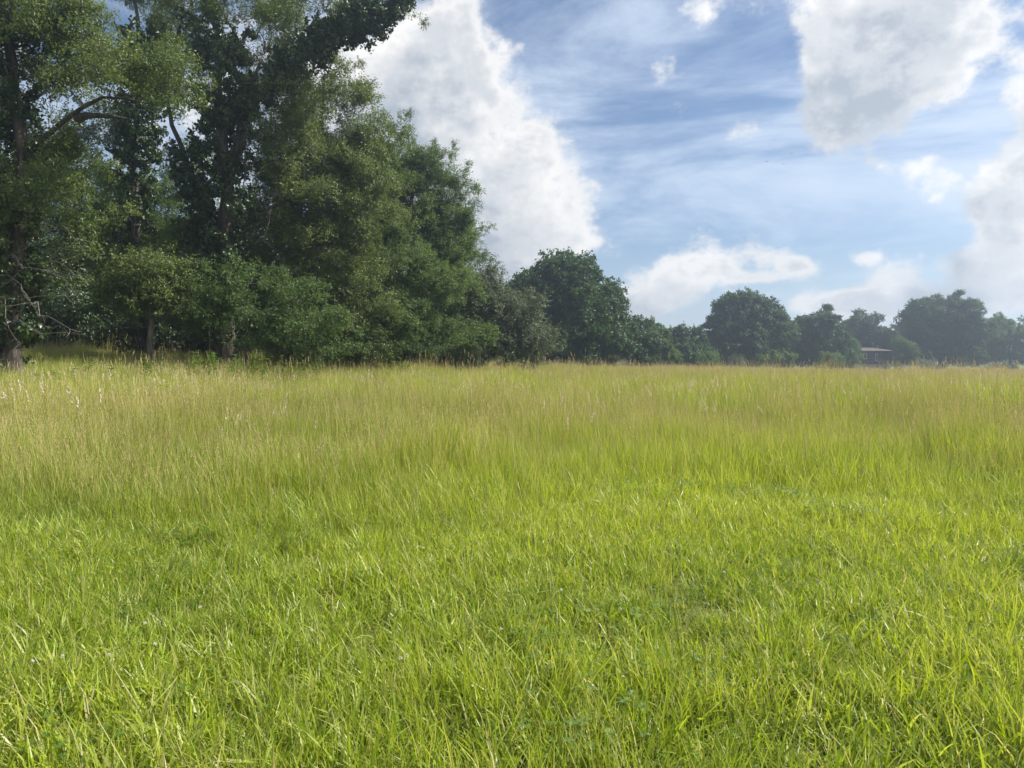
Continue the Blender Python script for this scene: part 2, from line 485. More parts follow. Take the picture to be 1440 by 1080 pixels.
def vnoise(x, y, s, seed=0.0):
    return np.array([noise.noise((a * s + seed, b * s - seed, seed * 1.7)) for a, b in zip(x, y)])


# ------------------------------------------------------------------ ground
def build_ground():
    xs = np.unique(np.concatenate([np.linspace(-520, -80, 24), np.linspace(-80, 80, 161), np.linspace(80, 520, 24)]))
    ys = np.unique(np.concatenate([np.linspace(-120, -4, 12), np.linspace(-4, 60, 129), np.linspace(60, 220, 60), np.linspace(220, 620, 20)]))
    X, Y = np.meshgrid(xs, ys)
    Z = H(X, Y)
    v = np.stack([X.ravel(), Y.ravel(), Z.ravel()], 1)
    nx, ny = len(xs), len(ys)
    f = [(j * nx + i, j * nx + i + 1, (j + 1) * nx + i + 1, (j + 1) * nx + i) for j in range(ny - 1) for i in range(nx - 1)]
    m, t, out = new_mat('meadow_soil')
    g = t.new('ShaderNodeNewGeometry')
    n1 = t.noise(g.outputs['Position'], 0.35, 8, 0.6); n2 = t.noise(g.outputs['Position'], 14.0, 5, 0.7)
    thatch = t.mix(n2, (0.045, 0.050, 0.014, 1), (0.15, 0.15, 0.05, 1))
    lawn = t.mix(n1, (0.10, 0.15, 0.022, 1), (0.17, 0.20, 0.040, 1))
    sp = t.new('ShaderNodeSeparateXYZ'); t.l.new(g.outputs['Position'], sp.inputs[0])
    far = t.mapr(sp.outputs[1], 95, 125)
    p = t.new('ShaderNodeBsdfPrincipled'); t.l.new(t.mix(far, thatch, lawn), p.inputs['Base Color'])
    p.inputs['Roughness'].default_value = 1.0; p.inputs['Specular IOR Level'].default_value = 0.1
    b = t.new('ShaderNodeBump'); b.inputs['Strength'].default_value = 0.7; b.inputs['Distance'].default_value = 0.05
    t.l.new(n2, b.inputs['Height']); t.l.new(b.outputs[0], p.inputs['Normal'])
    t.l.new(p.outputs[0], out.inputs[0])
    o = mesh_obj('ground', v, f, m, smooth=True)
    tag(o, 'meadow ground under the grass running back to the trees', kind='structure')


build_ground()

# ------------------------------------------------------------------ trees
TW = {}
def twigs(kind):
    if kind in TW: return TW[kind]
    spec = {
        'olive': dict(mat='olive', L=0.55, n=44, ll=0.110, lw=0.048, droop=0.45, side=4),
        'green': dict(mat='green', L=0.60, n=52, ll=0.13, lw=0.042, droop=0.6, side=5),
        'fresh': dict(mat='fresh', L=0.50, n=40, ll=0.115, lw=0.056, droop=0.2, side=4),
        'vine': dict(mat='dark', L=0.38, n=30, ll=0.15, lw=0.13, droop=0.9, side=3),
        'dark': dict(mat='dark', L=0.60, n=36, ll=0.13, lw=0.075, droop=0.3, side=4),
        'maple': dict(mat='maple', L=0.9, n=46, ll=0.21, lw=0.17, droop=0.35, side=4),
        'silver': dict(mat='silver', L=0.6, n=42, ll=0.12, lw=0.055, droop=0.15, side=4),
        'far': dict(mat='maple', L=1.1, n=50, ll=0.30, lw=0.23, droop=0.3, side=4),
        'farlight': dict(mat='green', L=1.1, n=46, ll=0.26, lw=0.18, droop=0.3, side=4),
    }[kind]
    TW[kind] = [proto_twig(hash(kind) % 1 + 100 * (len(TW) + 1) + k, **spec) for k in range(4)]
    return TW[kind]


def tube(V, F, pts, radii, sides):
    pts = np.asarray(pts, float); n = len(pts); b0 = len(V)
    ref = np.array([0.31, 0.17, 0.93])
    for i in range(n):
        d = pts[min(i + 1, n - 1)] - pts[max(i - 1, 0)]; d /= np.linalg.norm(d) + 1e-9
        u = np.cross(d, ref if abs(d @ ref) < 0.9 else np.array([1.0, 0, 0])); u /= np.linalg.norm(u); w = np.cross(d, u)
        for k in range(sides):
            a = 6.28318 * k / sides
            V.append(pts[i] + radii[i] * (1 + (0.16 * math.sin(a * 3 + i * 0.35) + 0.09 * math.sin(a * 2 - i * 0.8) if sides >= 9 else 0)) * (math.cos(a) * u + math.sin(a) * w))
    for i in range(n - 1):
        for k in range(sides):
            q = b0 + i * sides; F.append((q + k, q + (k + 1) % sides, q + sides + (k + 1) % sides, q + sides + k))
    F.append(tuple(b0 + (n - 1) * sides + k for k in range(sides)))


def resample(pts, n):
    pts = np.asarray(pts, float); s = np.concatenate([[0], np.cumsum(np.linalg.norm(np.diff(pts, axis=0), axis=1))])
    u = np.linspace(0, s[-1], n)
    return np.stack([np.interp(u, s, pts[:, k]) for k in range(3)], 1)


def wander(pts, r, amp):
    n = len(pts); w = np.cumsum(r.normal(0, amp, (n, 3)), axis=0); w -= np.linspace(0, 1, n)[:, None] * w[-1]
    return pts + w


def tree(label, d, crowns, trunk, r0, kind, clumps, per, cat='tree', group=None, name='tree', seed=1, depth=0.8, clr=0.68, extra_stems=(), tscale=1.0, stem_r=0.62, spray=1.0, flat=0.70, even=0.55,
         vines=(), bark='bark', dead=(), shoots=(), tint=(0.0, 1.0), limb_r=1.0):
    """trunk / crowns in photo pixels at distance d: crowns = (column, row, half width, half height[, dd])"""
    r = np.random.default_rng(seed)
    if d > 90:
        spray, even, clr, tscale, per = spray * 0.35, 0.35, clr * 0.68, tscale * 0.70, int(per * 1.7)
    sc = d / FPX
    gx = (trunk[0][0] - 720) * sc
    base = np.array([gx, d, float(H(gx, d))])
    root = empty(name, base); tag(root, label, cat, group)
    # trunk and main stems
    V, F = [], []
    nodes, par, rad = [], [], []
    def P(q):
        p = px(q[0], q[1], d); p[1] += (q[2] if len(q) > 2 else 0.0)
        return p
    stems = [trunk] + list(extra_stems)
    for si, st in enumerate(stems):
        pts = np.array([P(q) for q in st])
        rr = r0 if si == 0 else r0 * stem_r
        if si == 0 or st[0][1] > 495: pts[0] = (pts[0][0], pts[0][1], float(H(pts[0][0], pts[0][1])) - 0.15)
        k = max(6, int(np.linalg.norm(pts[-1] - pts[0]) / 0.7))
        pts = wander(resample(pts, k), r, 0.05 * math.sqrt(d / 30))
        u = np.linspace(0, 1, k)
        radii = rr * (1 - u * 0.80) * (1 + 0.55 * np.exp(-u * k * 0.9))
        tube(V, F, pts, radii, 14)
        for i in range(k):
            if u[i] > 0.18 or d > 70: nodes.append(pts[i])
    # clump centres in the crown
    cs = np.array([(*P((c[0], c[1])), c[2] * sc, c[3] * sc, c[4] if len(c) > 4 else 0.0) for c in crowns])
    vol = cs[:, 3] * cs[:, 4]
    which = r.choice(len(cs), clumps, p=vol / vol.sum())
    u = r.normal(0, 1, (clumps, 3)); u /= np.linalg.norm(u, axis=1)[:, None]
    rr = r.uniform(0.12, 1, clumps) ** 0.55
    C = cs[which]
    q = u * rr[:, None]
    cc = np.stack([C[:, 0] + q[:, 0] * C[:, 3], C[:, 1] + C[:, 5] + q[:, 1] * depth * np.minimum(np.maximum(C[:, 3], C[:, 4] * 0.8), 6.5), C[:, 2] + q[:, 2] * C[:, 4]], 1)
    ground = H(cc[:, 0], cc[:, 1])
    cc[:, 2] = np.maximum(cc[:, 2], ground + 0.5)
    # limbs: each clump joins the nearest branch point that lies lower or nearer the stem
    nodes = np.array(nodes)
    order = np.argsort(np.min(np.linalg.norm(cc[:, None, :] - nodes[None], axis=2), axis=1))
    N = [n for n in nodes]
    outdir = np.zeros((clumps, 3))
    for idx in order:
        c = cc[idx]; A = np.array(N)
        dv = c - A; dist = np.linalg.norm(dv, axis=1) + np.maximum(0, -dv[:, 2]) * 1.6
        j = int(np.argmin(dist)); a = A[j]; ln = np.linalg.norm(c - a)
        outdir[idx] = (c - a) / (ln + 1e-6)
        if ln < 0.15: continue
        k = 4 if d < 60 else 3
        pts = np.linspace(a, c, k + 1)
        pts[1:-1, 2] += ln * 0.10 * np.sin(np.linspace(0, math.pi, k + 1))[1:-1]
        pts = wander(pts, r, 0.05 * ln)
        ra = limb_r * min(0.30 * r0, 0.012 + 0.012 * ln) ; tube(V, F, pts, np.linspace(ra, ra * 0.35, k + 1), 5 if d < 60 else 4)
        N += [pts[-2], pts[-1]]
    mesh_obj('trunk', np.array(V) - base, F, M[bark], root, smooth=True)
    # leafy twigs
    tot = clumps * per
    wgt = np.exp(r.normal(0, even, clumps)); ci = r.choice(clumps, tot, p=wgt / wgt.sum())
    off = r.normal(0, 1, (tot, 3)); off /= np.linalg.norm(off, axis=1)[:, None]
    off *= (clr * r.uniform(0.05, 1, tot) ** 0.5)[:, None] * r.uniform(0.6, 1.35, clumps)[ci][:, None]
    off[:, 2] *= flat
    od = outdir[ci]; along = (off * od).sum(1)
    off = off * (1 - 0.12 * spray) + od * (spray * (along * 0.75 + 0.15 * clr))[:, None]
    pts = cc[ci] + off
    keep = pts[:, 2] > H(pts[:, 0], pts[:, 1]) + 0.25
    dirs = outdir[ci] * 0.7 + off / clr * 0.9 + r.normal(0, 0.35, (tot, 3)) + np.array([0, 0, 0.15])
    T = r.uniform(*tint, clumps)[ci] * 0.85 + r.uniform(0, 0.15, tot)
    scl = tscale * r.uniform(0.7, 1.35, tot)
    # stray shoots standing out of the outline
    for (X0, Y0, X1, Y1, m) in shoots:
        a, b = P((X0, Y0)), P((X1, Y1))
        uu = r.uniform(0, 1, m)
        sp = a + (b - a) * uu[:, None] + r.normal(0, 0.16 * sc / 0.045, (m, 3)) * (1 - 0.6 * uu)[:, None]
        pts = np.concatenate([pts, sp]); keep = np.concatenate([keep, np.ones(m, bool)])
        dirs = np.concatenate([dirs, np.repeat((b - a)[None] / np.linalg.norm(b - a), m, 0) + r.normal(0, 0.5, (m, 3))])
        T = np.concatenate([T, r.uniform(0, 0.6, m)]); scl = np.concatenate([scl, tscale * r.uniform(0.55, 0.9, m)])
    rot = np.array([Vector(v).to_track_quat('Z', 'Y').to_euler() for v in dirs])
    spin = r.uniform(0, 6.28, len(pts)); rot[:, 2] += 0.0
    sel = np.where(keep)[0]
    protos = twigs(kind)
    o = scatter('crown', pts[sel] - base, rot[sel], scl[sel], r.integers(0, len(protos), len(sel)), T[sel], protos, root)
    o['kind'] = 'stuff'
    # vines on the stems
    for (path, rpx, m) in vines:
        pv = resample([P(q) for q in path], 40)
        j = r.uniform(0, 38.99, m); i = j.astype(int)
        c = pv[i] + (pv[i + 1] - pv[i]) * (j - i)[:, None]
        ph = r.uniform(0, 6, 2); prof = np.clip(0.30 + 0.50 * np.sin(j * 0.42 + ph[0]) ** 2 + 0.45 * np.sin(j * 0.95 + ph[1]) ** 2, 0.3, 1.15)
        a = r.uniform(0, 6.28, m); rad = rpx * sc * prof * r.uniform(0.35, 1, m) ** 0.6
        o3 = np.stack([np.cos(a) * rad, np.sin(a) * rad, r.normal(0, 0.15, m)], 1)
        dv = o3 / (np.linalg.norm(o3, axis=1)[:, None] + 1e-6) + np.array([0, 0, -0.2]) + r.normal(0, 0.3, (m, 3))
        rt = np.array([Vector(q).to_track_quat('Z', 'Y').to_euler() for q in dv])
        pr = twigs('vine')
        vo = scatter('vine', c + o3 - base, rt, r.uniform(0.8, 1.4, m), r.integers(0, len(pr), m), r.uniform(0, 0.8, m), pr, root)
        vo['kind'] = 'stuff'
    # bare dead boughs
    for (path, rb) in dead:
        dead_bough(root, base, np.array([P(q) for q in path]), rb, r)
    return root


def dead_bough(root, base, pts, rb, r, mat='dead', name='dead_branch', nside=6):
    V, F = [], []
    L = np.linalg.norm(pts[-1] - pts[0])
    p = wander(resample(pts, 9), r, 0.03 * L)
    tube(V, F, p, np.linspace(rb, rb * 0.25, 9), 5)
    for k in range(nside):
        i = r.integers(2, 8); dv = p[min(i + 1, 8)] - p[i - 1]; dv /= np.linalg.norm(dv)
        q = dv * 0.7 + r.normal(0, 0.55, 3); q /= np.linalg.norm(q)
        l = L * r.uniform(0.15, 0.40) * (1 - i / 14)
        sp = wander(np.linspace(p[i], p[i] + q * l, 5), r, 0.05 * l)
        tube(V, F, sp, np.linspace(rb * 0.45, rb * 0.15, 5), 4)
        for h in range(2):
            q2 = q * 0.6 + r.normal(0, 0.5, 3); q2 /= np.linalg.norm(q2); l2 = l * r.uniform(0.25, 0.5); j = r.integers(1, 4)
            tube(V, F, np.linspace(sp[j], sp[j] + q2 * l2, 3), np.linspace(rb * 0.2, rb * 0.1, 3), 3)
    return mesh_obj(name, np.array(V) - base, F, M[mat], root, smooth=True)


GL = 'trees along the left edge of the meadow'
GB = 'understorey trees standing behind the front row'
GF = 'trees along the far end of the meadow'
# --- left wood, front row
tree('big leafy tree at the left edge with bare dead boughs on its gnarled trunk', 27, [(10, 70, 120, 120), (75, 300, 92, 78), (-90, 240, 130, 190), (215, 132, 76, 40, -1.0), (125, 95, 60, 38), (20, 395, 50, 30), (90, 20, 50, 50)],
     [(12, 540), (18, 460), (20, 380), (30, 280), (35, 215), (20, 90), (10, -60)], 0.40, 'olive', 215, 21, group=GL, seed=3, bark='bark', stem_r=0.30,
     extra_stems=[[(30, 250), (60, 200), (110, 170), (135, 148), (170, 140), (215, 150)], [(25, 300), (-60, 150), (-120, 20)], [(112, 168), (150, 168), (190, 172)]],
     vines=[([(14, 505), (20, 400), (30, 270)], 30, 190), ([(30, 210), (18, 90), (12, 0)], 34, 150)],
     dead=[([(28, 430, -1), (70, 420, -1.5), (110, 440, -2), (160, 470, -2)], 0.024), ([(30, 410, -1), (75, 385, -1.5), (130, 378, -2), (165, 395, -2)], 0.020), ([(30, 440, -1), (48, 420, -1.5), (65, 460, -2), (80, 490, -2)], 0.020),
           ([(28, 400, -1), (60, 405, -1.5), (100, 428, -2), (150, 432, -2), (172, 418, -2)], 0.019), ([(25, 425, -1), (40, 440, -1.5), (40, 460, -2), (50, 480, -2)], 0.016), ([(60, 350, -1), (120, 330, -2), (150, 345, -2), (180, 380, -2)], 0.015),
           ([(35, 450, -1), (80, 445, -2), (120, 470, -2), (165, 473, -2)], 0.016), ([(30, 380, -1), (70, 370, -2), (120, 395, -2), (160, 440, -2)], 0.016)])
tree('small slender tree with a rounded olive crown on a bare pole trunk', 33, [(215, 395, 48, 36), (235, 415, 40, 30), (185, 408, 36, 26)],
     [(212, 520), (213, 470), (210, 430), (215, 380)], 0.17, 'olive', 46, 24, group=GL, seed=5, bark='greybark',
     dead=[([(212, 455), (190, 462), (165, 458), (150, 470)], 0.02), ([(214, 440), (235, 455), (250, 452)], 0.015)])
tree('tall stem wrapped in dark vines between the edge tree and the twin trunk tree', 40, [(225, -20, 50, 40), (235, 60, 30, 30), (165, 275, 50, 36, 1.5), (170, 340, 60, 60, 2.0)],
     [(200, 510), (200, 400), (198, 250), (205, 150), (205, 40), (190, -40)], 0.28, 'green', 80, 22, group=GL, seed=7,
     vines=[([(198, 225), (205, 140), (207, 50)], 30, 420), ([(200, 500), (198, 300), (198, 220)], 26, 260)])
tree('huge vine clad tree with dark twin trunks rising out of the frame', 36, [(345, 110, 85, 60, 1.5), (262, 30, 70, 60), (390, 45, 80, 50, 0.5), (395, 190, 60, 70, 0.5), (300, -50, 150, 60), (372, 300, 50, 50, 2.0), (240, 135, 42, 36, -2), (450, 10, 60, 35), (240, 300, 40, 70, 2.5)],
     [(318, 512), (316, 380), (322, 280), (315, 170), (312, 80), (305, -40)], 0.50, 'olive', 135, 21, group=GL, seed=9,
     extra_stems=[[(306, 512), (300, 400), (285, 300), (262, 215), (250, 190), (235, 120)], [(316, 180), (370, 130), (420, 90), (470, 50), (560, -5)], [(318, 250), (345, 200), (350, 150), (372, 90)]],
     vines=[([(318, 480), (318, 380), (322, 280), (315, 170), (310, 40)], 40, 700), ([(316, 180), (380, 120), (450, 70), (520, 30), (585, -10)], 27, 430), ([(300, 420), (285, 300), (258, 205)], 18, 200), ([(470, 55), (505, 50), (535, 22)], 40, 170)],
     dead=[([(340, 320), (352, 270), (356, 220), (350, 170)], 0.035), ([(395, 260), (420, 225), (450, 200)], 0.02), ([(378, 330), (384, 285), (392, 262)], 0.025), ([(380, 290), (420, 270), (470, 264)], 0.02)],
     shoots=[(545, 5, 598, 40, 26), (560, -5, 600, 5, 20)])
tree('broad olive green tree right of the twin trunks with a rounded shoulder', 40, [(455, 150, 62, 62), (440, 230, 85, 90), (480, 300, 95, 100), (410, 340, 80, 80), (460, 430, 110, 70), (520, 220, 30, 60), (455, 480, 80, 30), (390, 488, 36, 20)],
     [(452, 512), (450, 420), (445, 300), (455, 190), (460, 110)], 0.30, 'olive', 330, 22, group=GL, seed=11, shoots=[(495, 110, 512, 95, 14), (515, 150, 525, 115, 14)])
tree('feathery green tree with leafy shoots sticking out against the cloud', 47, [(560, 235, 50, 68), (600, 275, 58, 50), (630, 335, 50, 58), (560, 340, 90, 70), (590, 420, 90, 70), (520, 300, 60, 80), (590, 480, 80, 30)],
     [(580, 512), (578, 430), (575, 340), (580, 250), (575, 190)], 0.28, 'green', 340, 22, group=GL, seed=13,
     shoots=[(590, 240, 578, 165, 22), (605, 240, 612, 200, 22), (625, 265, 640, 205, 26), (630, 265, 664, 232, 28), (625, 285, 655, 272, 18), (560, 175, 572, 165, 10)],
     dead=[([(520, 350), (535, 310), (545, 270), (556, 235)], 0.02)])
tree('thin sapling thicket with layered boughs in front of the twin trunks', 33.5, [(350, 396, 62, 14), (305, 418, 30, 12, 0.5), (415, 420, 50, 16), (285, 452, 28, 14, 0.5), (440, 455, 50, 18, 0.5), (375, 448, 40, 12), (465, 490, 40, 12), (395, 480, 30, 10)],
     [(352, 512), (350, 470), (350, 410)], 0.07, 'green', 50, 13, tint=(0.0, 0.55), clr=0.9, flat=0.30, cat='sapling', group=GL, seed=15, extra_stems=[[(400, 512), (402, 470), (410, 430)], [(293, 512), (295, 470), (290, 440)]],
     shoots=[(320, 400, 330, 372, 10), (385, 405, 400, 385, 10)])
tree('low spreading silvery tree where the left wood ends', 52, [(650, 440, 58, 48), (710, 460, 50, 45), (600, 480, 70, 30), (670, 410, 34, 28), (740, 485, 40, 26), (680, 490, 75, 22), (640, 492, 60, 20)],
     [(665, 514), (665, 480), (660, 430)], 0.20, 'silver', 300, 20, group=GL, seed=17, extra_stems=[[(705, 514), (710, 485), (722, 455)]],
     shoots=[(655, 405, 640, 385, 10), (690, 390, 700, 372, 10)])
tree('leaning tree with layered green boughs touching the grass', 43, [(520, 450, 80, 55), (470, 480, 80, 28), (570, 400, 60, 50)],
     [(500, 512), (505, 470), (530, 420), (560, 380)], 0.18, 'green', 150, 20, group=GL, seed=19)
# --- left wood, behind
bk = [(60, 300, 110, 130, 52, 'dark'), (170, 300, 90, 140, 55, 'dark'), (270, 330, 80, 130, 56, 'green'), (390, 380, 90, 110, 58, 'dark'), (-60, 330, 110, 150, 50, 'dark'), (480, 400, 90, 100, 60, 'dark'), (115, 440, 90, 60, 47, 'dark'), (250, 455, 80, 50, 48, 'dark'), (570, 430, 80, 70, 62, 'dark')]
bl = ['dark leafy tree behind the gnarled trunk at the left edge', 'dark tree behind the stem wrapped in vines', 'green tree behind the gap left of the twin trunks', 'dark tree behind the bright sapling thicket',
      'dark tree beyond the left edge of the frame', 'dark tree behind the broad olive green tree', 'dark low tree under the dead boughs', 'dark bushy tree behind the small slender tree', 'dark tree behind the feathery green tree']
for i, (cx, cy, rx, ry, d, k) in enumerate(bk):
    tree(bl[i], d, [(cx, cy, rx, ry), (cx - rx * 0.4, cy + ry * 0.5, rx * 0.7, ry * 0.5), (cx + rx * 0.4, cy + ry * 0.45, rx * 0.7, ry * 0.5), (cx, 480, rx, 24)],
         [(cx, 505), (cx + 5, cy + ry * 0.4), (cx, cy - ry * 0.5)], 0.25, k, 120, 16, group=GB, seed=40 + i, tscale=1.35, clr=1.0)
# --- far end
tree('large domed dark maple alone in the middle of the tree line', 85, [(806, 434, 62, 66), (768, 444, 57, 56), (838, 450, 40, 52), (745, 412, 30, 26), (790, 480, 82, 36), (850, 485, 32, 30), (738, 475, 40, 38), (790, 395, 46, 32)],
     [(795, 516), (796, 480), (800, 430), (800, 380)], 0.45, 'maple', 560, 16, group=GF, seed=61, spray=0.0, even=0.2, flat=0.9, clr=0.95, depth=0.9)
tree('small tree tucked against the right side of the domed maple', 92, [(893, 470, 24, 30), (905, 495, 22, 22), (880, 495, 20, 20)], [(893, 517), (893, 470)], 0.16, 'maple', 60, 12, group=GF, seed=63, clr=1.0)
tree('pale low tree beside the small tree by the maple', 105, [(920, 480, 18, 24), (928, 500, 20, 16)], [(922, 517), (922, 475)], 0.14, 'farlight', 40, 11, group=GF, seed=64, clr=1.0)
tree('low dark tree in the dip of the tree line with a thin top', 120, [(945, 485, 26, 22), (962, 500, 26, 14)], [(946, 518), (946, 475)], 0.16, 'far', 55, 11, group=GF, seed=65, clr=1.1, shoots=[(945, 466, 958, 457, 8)])
tree('low dark tree leaning on the big rounded tree from the left', 125, [(975, 485, 22, 22), (985, 500, 20, 14)], [(975, 518), (975, 480)], 0.16, 'far', 45, 11, group=GF, seed=66, clr=1.1)
tree('big rounded tree with a pointed dome right of the dip', 140, [(1048, 450, 46, 36), (1050, 465, 52, 34), (1015, 470, 34, 30), (1085, 465, 32, 26), (1045, 490, 62, 26), (1060, 432, 26, 20)],
     [(1048, 518), (1048, 480), (1050, 435)], 0.5, 'far', 360, 15, group=GF, seed=67, clr=1.5)
tree('lower green tree filling the notch right of the pointed dome', 150, [(1102, 475, 22, 22), (1115, 495, 24, 20)], [(1104, 519), (1104, 470)], 0.2, 'farlight', 55, 12, group=GF, seed=68, clr=1.3)
tree('dark rounded tree left of the two close crowns', 150, [(1150, 460, 28, 26), (1158, 485, 36, 28), (1135, 490, 22, 22)], [(1150, 519), (1152, 450)], 0.35, 'far', 160, 15, group=GF, seed=69, clr=1.4)
tree('dark tree rising behind the house left end', 178, [(1210, 462, 26, 22), (1228, 480, 26, 22), (1196, 475, 20, 24)], [(1212, 519), (1212, 455)], 0.35, 'far', 150, 15, group=GF, seed=70, clr=1.6)
tree('wide flat topped tree with several stems right of the house', 165, [(1325, 437, 48, 24), (1322, 445, 56, 27), (1325, 465, 58, 32), (1300, 470, 36, 34), (1352, 465, 36, 32), (1325, 492, 58, 24), (1372, 432, 14, 11), (1290, 440, 22, 18)],
     [(1322, 519), (1322, 490), (1318, 440)], 0.45, 'far', 420, 15, group=GF, seed=71, clr=1.5, extra_stems=[[(1326, 519), (1340, 485), (1365, 440)], [(1318, 519), (1300, 485), (1290, 445)]])
tree('light green tree at the right edge behind the flat topped one', 170, [(1410, 468, 34, 24), (1440, 480, 40, 28), (1390, 485, 26, 26), (1470, 470, 40, 30)], [(1420, 519), (1420, 460)], 0.35, 'farlight', 170, 13, group=GF, seed=72, clr=1.5)
tree('dark low tree in the gap below the light green crown', 185, [(1395, 500, 30, 18), (1360, 500, 26, 18), (1425, 502, 24, 16)], [(1395, 520), (1395, 495)], 0.2, 'far', 60, 12, group=GF, seed=73, clr=1.4)
tree('young leafy tree in front of the right end of the house', 158, [(1270, 488, 14, 13), (1268, 502, 13, 11), (1280, 503, 10, 11)], [(1267, 519), (1267, 485)], 0.14, 'farlight', 60, 12, group=GF, seed=74, clr=0.9, tscale=0.8)
tree('young pointed tree hiding the left end of the house', 155, [(1198, 500, 9, 17), (1196, 510, 11, 9), (1200, 484, 4, 7)], [(1200, 519), (1200, 480)], 0.10, 'farlight', 45, 12, group=GF, seed=75, clr=0.7, tscale=0.7)
tree('dark tree behind the young tree and the bare dead one', 195, [(1262, 472, 22, 14), (1240, 490, 26, 20), (1285, 480, 22, 22)], [(1262, 519), (1262, 470)], 0.25, 'far', 70, 12, group=GF, seed=76, clr=1.6)
for i, (cx, cy, rx, ry, d, k, lb) in enumerate([
        (1400, 515, 20, 6, 160, 'silver', 'grey green mounded bush at the edge of the far lawn'),
        (990, 508, 20, 9, 118, 'farlight', 'low bush under the left side of the big rounded tree'),
        (1035, 508, 11, 8, 122, 'silver', 'small round bush below the pointed dome tree'),
        (1092, 507, 26, 10, 125, 'farlight', 'wide low bush between the pointed dome and the dark rounded tree'),
        (1165, 508, 18, 9, 128, 'farlight', 'low bush below the dark rounded tree'),
        (1300, 512, 16, 7, 150, 'silver', 'low scrub below the wide flat topped tree')]):
    tree(lb, d, [(cx, cy, rx, ry), (cx + rx * 0.3, cy + 2, rx * 0.6, ry)], [(cx, 519), (cx, cy)], 0.06, k, 40, 12, cat='bush', name='bush', group='low bushes in front of the far trees', seed=80 + i, clr=0.7, tscale=0.75)

# bare dead tree by the house
def bare_tree():
    d = 175; b = px(1259, 519, d); b[2] = float(H(b[0], d)) - 0.1
    root = empty('bare_tree', b); tag(root, 'thin leafless dead tree poking above the crowns by the house', 'dead tree')
    r = np.random.default_rng(5)
    V, F = [], []
    p = wander(resample([b, px(1258, 480, d), px(1259, 455, d), px(1263, 434, d)], 10), r, 0.1)
    tube(V, F, p, np.linspace(0.22, 0.04, 10), 6)
    mesh_obj('trunk', np.array(V) - b, F, M['greybark'], root, smooth=True)
    for (a, e) in (((1258, 470), (1271, 448)), ((1259, 462), (1270, 438)), ((1259, 465), (1250, 452)), ((1259, 455), (1262, 436))):
        dead_bough(root, b, np.array([px(*a, d), px((a[0] + e[0]) / 2, (a[1] + e[1]) / 2 + 2, d), px(*e, d)]), 0.09, r, 'greybark', 'branch', 4)
bare_tree()

# far wood closing the horizon
def far_wood():
    r = np.random.default_rng(77); n = 5200
    a = r.uniform(-0.75, 0.75, n); d = r.uniform(250, 420, n)
    x = np.tan(a) * d; hgt = 6 + 5 * (0.5 + 0.5 * np.sin(a * 23) * np.sin(a * 51 + 1)) * (d / 300)
    z = H(x, d) + r.uniform(0.05, 1, n) ** 0.8 * hgt
    rot = r.uniform(0, 6.28, (n, 3)); pr = twigs('far')
    o = scatter('far_wood', np.stack([x, d, z], 1), rot, r.uniform(2.2, 3.6, n), r.integers(0, 4, n), r.uniform(0, 1, n), pr)
    tag(o, 'far off wood closing the horizon behind the field trees', 'wood', kind='stuff')
far_wood()

# ------------------------------------------------------------------ house
def box(V, F, lo, hi):
    b = len(V); x0, y0, z0 = lo; x1, y1, z1 = hi
    V += [(x0, y0, z0), (x1, y0, z0), (x1, y1, z0), (x0, y1, z0), (x0, y0, z1), (x1, y0, z1), (x1, y1, z1), (x0, y1, z1)]
    F += [tuple(b + i for i in f) for f in ((0, 3, 2, 1), (4, 5, 6, 7), (0, 1, 5, 4), (1, 2, 6, 5), (2, 3, 7, 6), (3, 0, 4, 7))]


def part(name, boxes, mat, parent, extra=None):
    V, F = [], []
    for lo, hi in boxes: box(V, F, lo, hi)
    if extra: extra(V, F)
    return mesh_obj(name, V, F, mat, parent)


